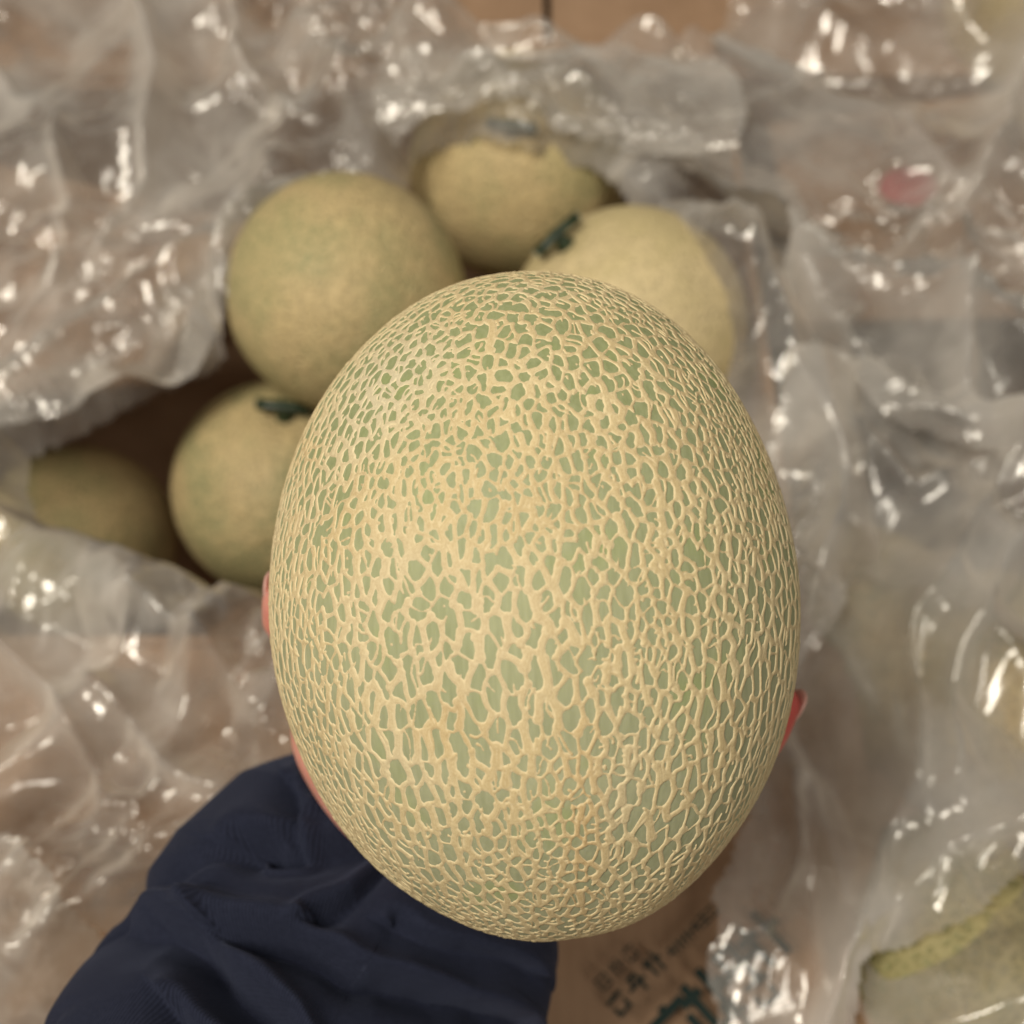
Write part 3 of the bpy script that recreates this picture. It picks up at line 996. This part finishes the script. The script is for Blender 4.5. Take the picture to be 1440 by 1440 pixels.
def stroke(p, q, w0, w1, hgt, bend=0.12, nseg=4, ph=0.0):
    """draw one strand between unit vectors p and q into the height grid"""
    d = q - p
    L = np.linalg.norm(d)
    if L < 1e-4: return
    side = np.cross(p, d); side /= np.linalg.norm(side) + 1e-9
    nseg = max(2, min(7, int(L / 0.012) + 1))
    t = np.linspace(0, 1, nseg + 1)
    wob = bend * L * (random.uniform(-1, 1) * np.sin(np.pi * t) + 0.5 * random.uniform(-1, 1) * np.sin(2 * np.pi * t))
    P = p + t[:, None] * d + wob[:, None] * side
    P /= np.linalg.norm(P, axis=1)[:, None]
    P = warp(P)
    uv = [to_uv(x) for x in P]
    W = (w0 + (w1 - w0) * t) * (0.92 + 0.30 * (2 * t - 1) ** 4) + 0.00006 * np.sin(t * 9 + ph)
    for k in range(nseg):
        (l0, t0), (l1, t1) = uv[k], uv[k + 1]
        if abs(l0 - l1) > math.pi:
            continue
        sth = math.sin((t0 + t1) / 2)
        if sth < 0.07: continue
        wm = max(W[k], W[k + 1]) * 1.35
        R_ = A_ * sth
        s0, s1 = np.interp([t0, t1], tt, S)
        i0 = max(0, int((min(s0, s1) - wm) / SP)); i1 = min(NROW, int((max(s0, s1) + wm) / SP) + 2)
        j0 = np.searchsorted(LON, min(l0, l1) - wm / R_); j1 = np.searchsorted(LON, max(l0, l1) + wm / R_)
        if i1 <= i0 or j1 <= j0: continue
        yy = SROW[i0:i1, None]; xx = (LON[None, j0:j1] - l0) * R_
        ex, ey = (l1 - l0) * R_, s1 - s0
        ll = ex * ex + ey * ey + 1e-14
        u_ = np.clip((xx * ex + (yy - s0) * ey) / ll, 0, 1)
        dx, dy = xx - ex * u_, yy - s0 - ey * u_
        dist = np.sqrt(dx * dx + dy * dy)
        w_ = W[k] + (W[k + 1] - W[k]) * u_
        r_ = dist / w_
        # flat-topped cord with a faint split along its middle
        h_ = hgt * (1 - r_ ** 4.0) - hgt * 0.16 * np.exp(-(r_ / 0.22) ** 2)
        h_ = np.where(r_ > 1.3, -1, h_)
        cur = HGT[i0:i1, j0:j1]
        m = h_ > cur
        sgn = np.sign(ex * dy - ey * dx)
        TT[i0:i1, j0:j1] = np.where(m, (sgn * r_ + ph).astype(np.float32), TT[i0:i1, j0:j1])
        RR[i0:i1, j0:j1] = np.where(m, np.minimum(r_, 1.3).astype(np.float32), RR[i0:i1, j0:j1])
        kq = 0.00003
        blend = np.where((h_ > -0.0002) & (cur > -0.0002), np.clip(kq - np.abs(h_ - cur), 0, None) ** 2 / (4 * kq), 0)
        HGT[i0:i1, j0:j1] = np.where(m, h_, cur) + blend


for a, b_ in edges:
    p, q = CEN[a], CEN[b_]
    if random.random() < 0.045:
        # broken strand: two tapering stubs
        stroke(p, p + (q - p) * random.uniform(.2, .45), 0.00050, 0.00022, 0.00035, 0.15, 3, random.uniform(0, 6))
        continue
    d = (q - p) / (np.linalg.norm(q - p) + 1e-9)
    vert = abs(d[2])
    m_ = (p + q) / 2
    fine_ = 0.5 + 0.5 * vnoise(np.array([m_[0] * 2.6 + 4]), np.array([m_[1] * 2.6]), np.array([m_[2] * 2.6]), 5)[0]
    w = (0.00044 + 0.00030 * vert * vert) * (0.72 + 0.50 * fine_) * random.choice((0.62, 0.85, 1.0, 1.15, 1.5))
    hgt = 0.00014 + 0.00007 * vert + random.uniform(-5e-5, 7e-5)
    stroke(p, q, w * random.uniform(.8, 1.1), w * random.uniform(.8, 1.1), hgt, 0.07, 4, random.uniform(0, 6))
# long wavy cords running lengthwise over the middle and lower part
nbr = {}
for a, b_ in edges:
    nbr.setdefault(a, []).append(b_); nbr.setdefault(b_, []).append(a)
cand = [i_ for i_ in range(len(CEN)) if -0.75 < CEN[i_][2] < 0.45]
for st_ in random.sample(cand, 260):
    cur_ = st_; ph_ = random.uniform(0, 6)
    w_a = random.uniform(0.00050, 0.00078)
    for step_ in range(random.randint(3, 8)):
        best = min(nbr[cur_], key=lambda k_: CEN[k_][2] - CEN[cur_][2] + 0.6 * abs(np.linalg.norm(CEN[k_][:2] - CEN[cur_][:2])))
        if CEN[best][2] > CEN[cur_][2] or CEN[best][2] < -0.82: break
        w_b = w_a * random.uniform(.85, 1.15)
        stroke(CEN[cur_], CEN[best], w_a, w_b, 0.00023, 0.05, 4, ph_)
        cur_, w_a = best, w_b
# thin secondary rungs and spurs inside cells
for cl in cells:
    if len(cl) < 4: continue
    r_ = random.random()
    if r_ < 0.52:
        i, j = random.sample(range(len(cl)), 2)
        a = (CEN[cl[i]] + CEN[cl[i - 1]]) / 2
        b_ = (CEN[cl[j]] + CEN[cl[j - 1]]) / 2
        if np.linalg.norm(a - b_) < 0.08:
            w = random.uniform(0.00022, 0.00040)
            stroke(a, b_, w, w * random.uniform(.7, 1), 0.00026, 0.18, 4, random.uniform(0, 6))
    elif r_ < 0.80:
        i = random.randrange(len(cl))
        mid_ = CEN[cl].mean(0)
        a = CEN[cl[i]] * .5 + CEN[cl[i - 1]] * .5
        e_ = a + (mid_ - a) * random.uniform(.3, .8)
        if np.linalg.norm(a - e_) < 0.06:
            stroke(a, e_, 0.00032, 0.00014, 0.00024, 0.2, 3, random.uniform(0, 6))

# relief on the cords, soften, and build the netting mesh
TG, LG = np.meshgrid(TH_, LON, indexing='ij')
sx, sy, sz = np.sin(TG) * np.cos(LG), np.sin(TG) * np.sin(LG), np.cos(TG)
hh = np.maximum(HGT, -0.00030)
k_ = hh.copy()
k_[1:-1, 1:-1] = (4 * hh[1:-1, 1:-1] + hh[:-2, 1:-1] + hh[2:, 1:-1] + hh[1:-1, :-2] + hh[1:-1, 2:]) / 8
hh = k_
lump = 1 + 0.010 * vnoise(sx[::8, ::8] * 2.2, sy[::8, ::8] * 2.2, sz[::8, ::8] * 2.2, 77)


def lump_at(x, y, z):
    return 1 + 0.014 * vnoise(x * 1.9, y * 2.2, z * 2.2, 77) + 0.0035 * np.cos(10 * np.arctan2(y, x)) * (1 - z * z)


lp = lump_at(sx, sy, sz)
px_, py_, pz_ = A_ * sx * lp, A_ * sy * lp, C_ * sz * lp
nx_, ny_, nz_ = sx / A_, sy / A_, sz / C_
nl = np.sqrt(nx_ ** 2 + ny_ ** 2 + nz_ ** 2)
V = np.stack([px_ + nx_ / nl * hh, py_ + ny_ / nl * hh, pz_ + nz_ / nl * hh], -1)
jn = (np.arange(NCOL) + 1) % NCOL
fk = (hh > -0.00010)
fk = fk[:-1] | fk[1:]
fk = fk | fk[:, jn]
I, J = np.nonzero(fk)
F = np.stack([I * NCOL + J, (I + 1) * NCOL + J, (I + 1) * NCOL + jn[J], I * NCOL + jn[J]], -1)
used = np.zeros(NROW * NCOL, bool); used[F.ravel()] = True
remap = np.cumsum(used) - 1
me = mesh_np('netting', V.reshape(-1, 3)[used], remap[F])
at_c = me.color_attributes.new('strand', 'FLOAT_COLOR', 'POINT')
tv = TT.ravel()[used] * 0.5 + 0.5
buf = np.ones((used.sum(), 4), np.float32); buf[:, 0] = tv; buf[:, 1] = RR.ravel()[used]
at_c.data.foreach_set('color', buf.ravel())
obj('netting', me, M_NET, held)
print('netting faces', len(F))

# rind
nu, nv = 360, 240
th = np.linspace(0.004, math.pi - 0.004, nv); ph = np.linspace(0, 2 * math.pi, nu, endpoint=False)
T2, P2 = np.meshgrid(th, ph, indexing='ij')
x, y, z = np.sin(T2) * np.cos(P2), np.sin(T2) * np.sin(P2), np.cos(T2)
lp = lump_at(x, y, z)
V = np.stack([A_ * x * lp, A_ * y * lp, C_ * z * lp], -1).reshape(-1, 3)
i, j = np.meshgrid(np.arange(nv - 1), np.arange(nu), indexing='ij')
q = np.stack([i * nu + j, (i + 1) * nu + j, (i + 1) * nu + (j + 1) % nu, i * nu + (j + 1) % nu], -1).reshape(-1, 4)
obj('rind', mesh_np('rind', V, q), M_RIND, held)

# ------------------------------------------------------------------ the hand and sleeve
person = thing('person', "person's left hand in a navy knit sleeve holding up the netted melon", 'person', at(500, 1300, 0.36))


def S_(r, u, a, off):
    """a point off the melon's skin, in the picture's right / up / away directions"""
    n = Vector((r, u, a)).normalized()
    k = 1 / math.sqrt((n.x / A_) ** 2 + (n.y / C_) ** 2 + (n.z / A_) ** 2)
    p = n * k
    nn = Vector((p.x / A_ ** 2, p.y / C_ ** 2, p.z / A_ ** 2)).normalized()
    w = lambda v_: EX * v_.x + EY * v_.y + EZ * v_.z
    return MC + w(p) + w(nn) * off, w(nn)


chains = {   # (right, up, away), radius in m
    'thumb': [((-.26, -.85, .72), .0165), ((-.50, -.80, .58), .0150), ((-.70, -.52, .47), .0120), ((-.82, -.22, .56), .0098), ((-.905, -.05, .40), .0095), ((-.915, .02, .36), .0078)],
    'index': [((-.20, -.85, .75), .0160), ((-.38, -.10, .95), .0125), ((-.30, .32, .90), .0098), ((-.12, .58, .74), .0088), ((.02, .70, .62), .0078)],
    'middle': [((-.10, -.85, .80), .0160), ((-.08, -.12, 1.0), .0125), ((.12, .28, .92), .0100), ((.34, .48, .78), .0090), ((.48, .56, .65), .0080)],
    'ring': [((0, -.85, .80), .0160), ((.22, -.22, .97), .0122), ((.50, .10, .84), .0096), ((.66, .20, .68), .0086), ((.74, .25, .56), .0076)],
    'pinky': [((.08, -.88, .75), .0150), ((.38, -.62, .80), .0115), ((.62, -.62, .56), .0088), ((.79, -.52, .37), .0080), ((.890, -.385, .290), .0070)],
}
bm = bmesh.new()


def blob_chain(bm, P, R, sub=10):
    """overlapping spheres along a smooth path"""
    P = [Vector(p) for p in P]
    n = len(P)
    for k in range(n - 1):
        p0, p1, p2, p3 = P[max(k - 1, 0)], P[k], P[k + 1], P[min(k + 2, n - 1)]
        steps = max(2, int((p2 - p1).length / 0.0022))
        for s in range(steps + (k == n - 2)):
            t = s / steps
            p = 0.5 * ((2 * p1) + (p2 - p0) * t + (2 * p0 - 5 * p1 + 4 * p2 - p3) * t * t + (3 * p1 - p0 - 3 * p2 + p3) * t ** 3)
            r = R[k] * (1 - t) + R[k + 1] * t
            bmesh.ops.create_icosphere(bm, subdivisions=2, radius=r, matrix=Matrix.Translation(p))


tips = []
for nm, ch in chains.items():
    P, R = [], []
    for (d, r) in ch:
        p, n_ = S_(*d, r * 0.93)
        P.append(p); R.append(r)
    blob_chain(bm, P, R)
    tips.append((nm, P[-1], P[-2], S_(*ch[-1][0], 0)[1], R[-1]))
# palm filling, wrist and forearm (inside the sleeve)
for d, r in (((-.05, -.45, .95), .0150), ((.12, -.55, .90), .0150), ((-.25, -.45, .92), .0155), ((-.38, -.62, .80), .0170), ((.22, -.65, .85), .0140)):
    p, _n = S_(*d, r * 0.95)
    bmesh.ops.create_icosphere(bm, subdivisions=3, radius=r * 1.15, matrix=Matrix.Translation(p))
w0, _n = S_(-.10, -.92, .75, 0.022)
ARM = [(588, 1215, 0.358), (520, 1330, 0.338), (450, 1450, 0.318), (370, 1590, 0.296), (280, 1760, 0.272)]
armP = [at(*a) for a in ARM]
blob_chain(bm, [w0, armP[0], armP[2], armP[3]], [.024, .027, .030, .033])
me = bpy.data.meshes.new('hand_raw'); bm.to_mesh(me); bm.free()
ho = bpy.data.objects.new('hand_raw', me); col.objects.link(ho)
rm = ho.modifiers.new('remesh', 'REMESH'); rm.mode = 'VOXEL'; rm.voxel_size = 0.0013
sm = ho.modifiers.new('smooth', 'SMOOTH'); sm.iterations = 9; sm.factor = 0.5
dg = bpy.context.evaluated_depsgraph_get()
hm = bpy.data.meshes.new_from_object(ho.evaluated_get(dg))
hm.name = 'hand'
bpy.data.objects.remove(ho)
hm.polygons.foreach_set('use_smooth', np.ones(len(hm.polygons), dtype=bool))
co = np.empty(len(hm.vertices) * 3, np.float32); hm.vertices.foreach_get('co', co); co = co.reshape(-1, 3)
fl_ = np.zeros(len(co), np.float32)
for nm, tp, _p, _n, _r in tips:
    k = 1.0 if nm != 'thumb' else 0.12
    fl_ = np.maximum(fl_, k * np.exp(-((np.linalg.norm(co - np.array(tp), axis=1) / 0.019) ** 2)))
fa = hm.attributes.new('tip_red', 'FLOAT', 'POINT'); fa.data.foreach_set('value', fl_)
hm.materials.clear()
hand = put(obj('hand', hm, M_SKIN), person)
for nm, tp, pv, n_, r in tips:
    ax = (tp - pv).normalized()
    nn = (n_ - ax * n_.dot(ax)).normalized()
    sd = ax.cross(nn)
    bm = bmesh.new()
    bmesh.ops.create_uvsphere(bm, u_segments=20, v_segments=12, radius=1.0)
    for v_ in bm.verts:
        q = v_.co.copy()
        v_.co = tp + ax * (q.x * r * 0.75 + 0.001) + sd * (q.y * r * 0.62) + nn * (q.z * 0.0012 + r * 0.90 - 0.16 * r * q.y * q.y)
    nl_ = obj('fingernail', bm_mesh('fingernail', bm, True), M_NAIL)
    nl_.parent = hand
    nl_.matrix_parent_inverse = (Matrix.Translation(person.location) @ Matrix.Identity(4)).inverted() if False else Matrix.Identity(4)

# sleeve: a loose tube round the forearm, with bunched folds
NA, NR = 340, 300
ap = np.array([list(p) for p in armP])
seg = np.linalg.norm(np.diff(ap, axis=0), axis=1)
cs = np.concatenate([[0], np.cumsum(seg)])
sA = np.linspace(0, cs[-1], NA)
axis = np.stack([np.interp(sA, cs, ap[:, k]) for k in range(3)], -1)
axd = (ap[-1] - ap[0]); axd /= np.linalg.norm(axd)
toward = np.array(-ray); toward -= axd * (toward @ axd); toward /= np.linalg.norm(toward)
leftv = np.cross(axd, toward)
if leftv @ np.array(RIGHT) > 0: leftv = -leftv
PHI = np.linspace(0, 2 * math.pi, NR, endpoint=False)
SG, PG = np.meshgrid(sA, PHI, indexing='ij')
cph, sph = np.cos(PG), np.sin(PG)                 # cph: towards viewer, sph: left
rl = np.interp(sA, [0, .008, .020, .036, .048, .055, .066, .10, .2], [.0460, .054, .0660, .0720, .0720, .0680, .0700, .0680, .068])[:, None]
rr_ = np.interp(sA, [0, .02, .05, .1, .2], [.056, .060, .061, .062, .063])[:, None]
rt = np.interp(sA, [0, .015, .03, .06, .2], [.040, .046, .048, .047, .048])[:, None]
wl = np.clip(sph, 0, 1) ** 2; wr = np.clip(-sph, 0, 1) ** 2; wt = cph ** 2
Rad = rl * wl + rr_ * wr + rt * wt
Rad = Rad * np.interp(sA, [0, .03, .2], [1.0, 0.97, 0.88])[:, None]
Rad = Rad + 0.0030 * vnoise(cph * 1.5 + 3, sph * 1.5, SG * 22, 201) + 0.0012 * vnoise(cph * 3, sph * 3, SG * 45, 207)
fold_n = np.abs(vnoise(cph * 1.8 + SG * 30, sph * 1.8 - SG * 24, SG * 10, 211))
Rad = Rad - np.clip(SG / 0.02, 0, 1) * 0.0028 * np.exp(-(fold_n / 0.10) ** 2)
# long creases pulled diagonally across the upper side of the sleeve
base_p = axis[:, None, :] + (Rad * cph)[..., None] * toward + (Rad * sph)[..., None] * leftv
rel = base_p - np.array([0, 0, H])
dep = rel @ np.array(VIEW)
QX = 720 + rel @ np.array(RIGHT) / dep / TAN * 720
QY = 720 - rel @ np.array(UP) / dep / TAN * 720
QX = QX + 9 * vnoise(cph * 4, sph * 4, SG * 60, 215); QY = QY + 9 * vnoise(cph * 4, sph * 4, SG * 60, 216)


def crease(pts_, depth_, wid, lift):
    P = np.array(pts_, float)
    d = np.full(QX.shape, 1e9); sd_ = np.zeros(QX.shape)
    for a, b_ in zip(P, P[1:]):
        e = b_ - a
        t = np.clip(((QX - a[0]) * e[0] + (QY - a[1]) * e[1]) / (e @ e), 0, 1)
        dx_, dy_ = QX - a[0] - e[0] * t, QY - a[1] - e[1] * t
        dd = np.hypot(dx_, dy_)
        m = dd < d
        d = np.where(m, dd, d); sd_ = np.where(m, np.sign(e[0] * dy_ - e[1] * dx_), sd_)
    ww = np.where(sd_ < 0, wid * 0.55, wid * 1.5)       # steep on one side, sloping on the other
    return np.clip(cph * 1.6, 0, 1) * (lift * np.exp(-((d - wid * 1.1) / (wid * 0.9)) ** 2) * (sd_ < 0) - depth_ * np.exp(-(d / ww) ** 1.6))


for pts_, dp_, wd_, lf_ in (
        ([(120, 1310), (205, 1292), (262, 1310), (330, 1372), (392, 1440), (430, 1520)], 0.014, 26, 0.006),
        ([(300, 1296), (390, 1318), (470, 1352), (560, 1388), (690, 1432), (760, 1450)], 0.011, 22, 0.005),
        ([(345, 1182), (420, 1195), (500, 1182), (560, 1150)], 0.010, 26, 0.004),
        ([(445, 1290), (500, 1255), (545, 1205)], 0.006, 15, 0.003),
        ([(250, 1420), (300, 1470), (330, 1540)], 0.008, 24, 0.003),
        ([(560, 1300), (640, 1330), (760, 1352)], 0.004, 18, 0.002),
        ([(395, 1120), (425, 1150), (410, 1190), (370, 1185)], 0.006, 10, 0.003)):
    Rad = Rad + crease(pts_, dp_, wd_, lf_)
Vt = axis[:, None, :] + (Rad * cph)[..., None] * toward + (Rad * sph)[..., None] * leftv
# cuff mouth slants: raise the left lip
sl = np.clip(1 - SG / 0.035, 0, 1)
Vt = Vt - axd * (sl * (0.012 * sph + 0.010 * np.exp(-((PG - 1.45) / 0.30) ** 2)))[..., None]
# turned-in hem
inner = axis[0] + ((Rad[0] - 0.004) * cph[0])[:, None] * toward + ((Rad[0] - 0.004) * sph[0])[:, None] * leftv - axd * (0.012 * sph[0] + 0.010 * np.exp(-((PHI - 1.45) / 0.30) ** 2))[:, None]
roll = (Vt[0] + inner) / 2 - axd * 0.0022
in2 = inner + axd * 0.004
in3 = axis[6] + ((Rad[0] - 0.006) * cph[0])[:, None] * toward + ((Rad[0] - 0.006) * sph[0])[:, None] * leftv
in4 = axis[60] + ((Rad[0] - 0.008) * cph[0])[:, None] * toward + ((Rad[0] - 0.008) * sph[0])[:, None] * leftv
Vall = np.concatenate([np.stack([in4, in3, in2, inner, roll]), Vt])
nr_ = Vall.shape[0]
i, j = np.meshgrid(np.arange(nr_ - 1), np.arange(NR), indexing='ij')
q = np.stack([i * NR + j, (i + 1) * NR + j, (i + 1) * NR + (j + 1) % NR, i * NR + (j + 1) % NR], -1).reshape(-1, 4)
me = mesh_np('sleeve', Vall.reshape(-1, 3), q)
uvl = me.uv_layers.new(name='UVMap')
li = np.empty(len(me.loops), np.int32); me.loops.foreach_get('vertex_index', li)
srow = np.concatenate([np.zeros(5), sA])
U = (np.tile(PHI, nr_) / (2 * math.pi))[li] * 4.0; Vv = np.repeat(srow, NR)[li] * 10
uvl.data.foreach_set('uv', np.stack([U, Vv], -1).astype(np.float32).ravel())
put(obj('sleeve', me, M_NAVY), person)
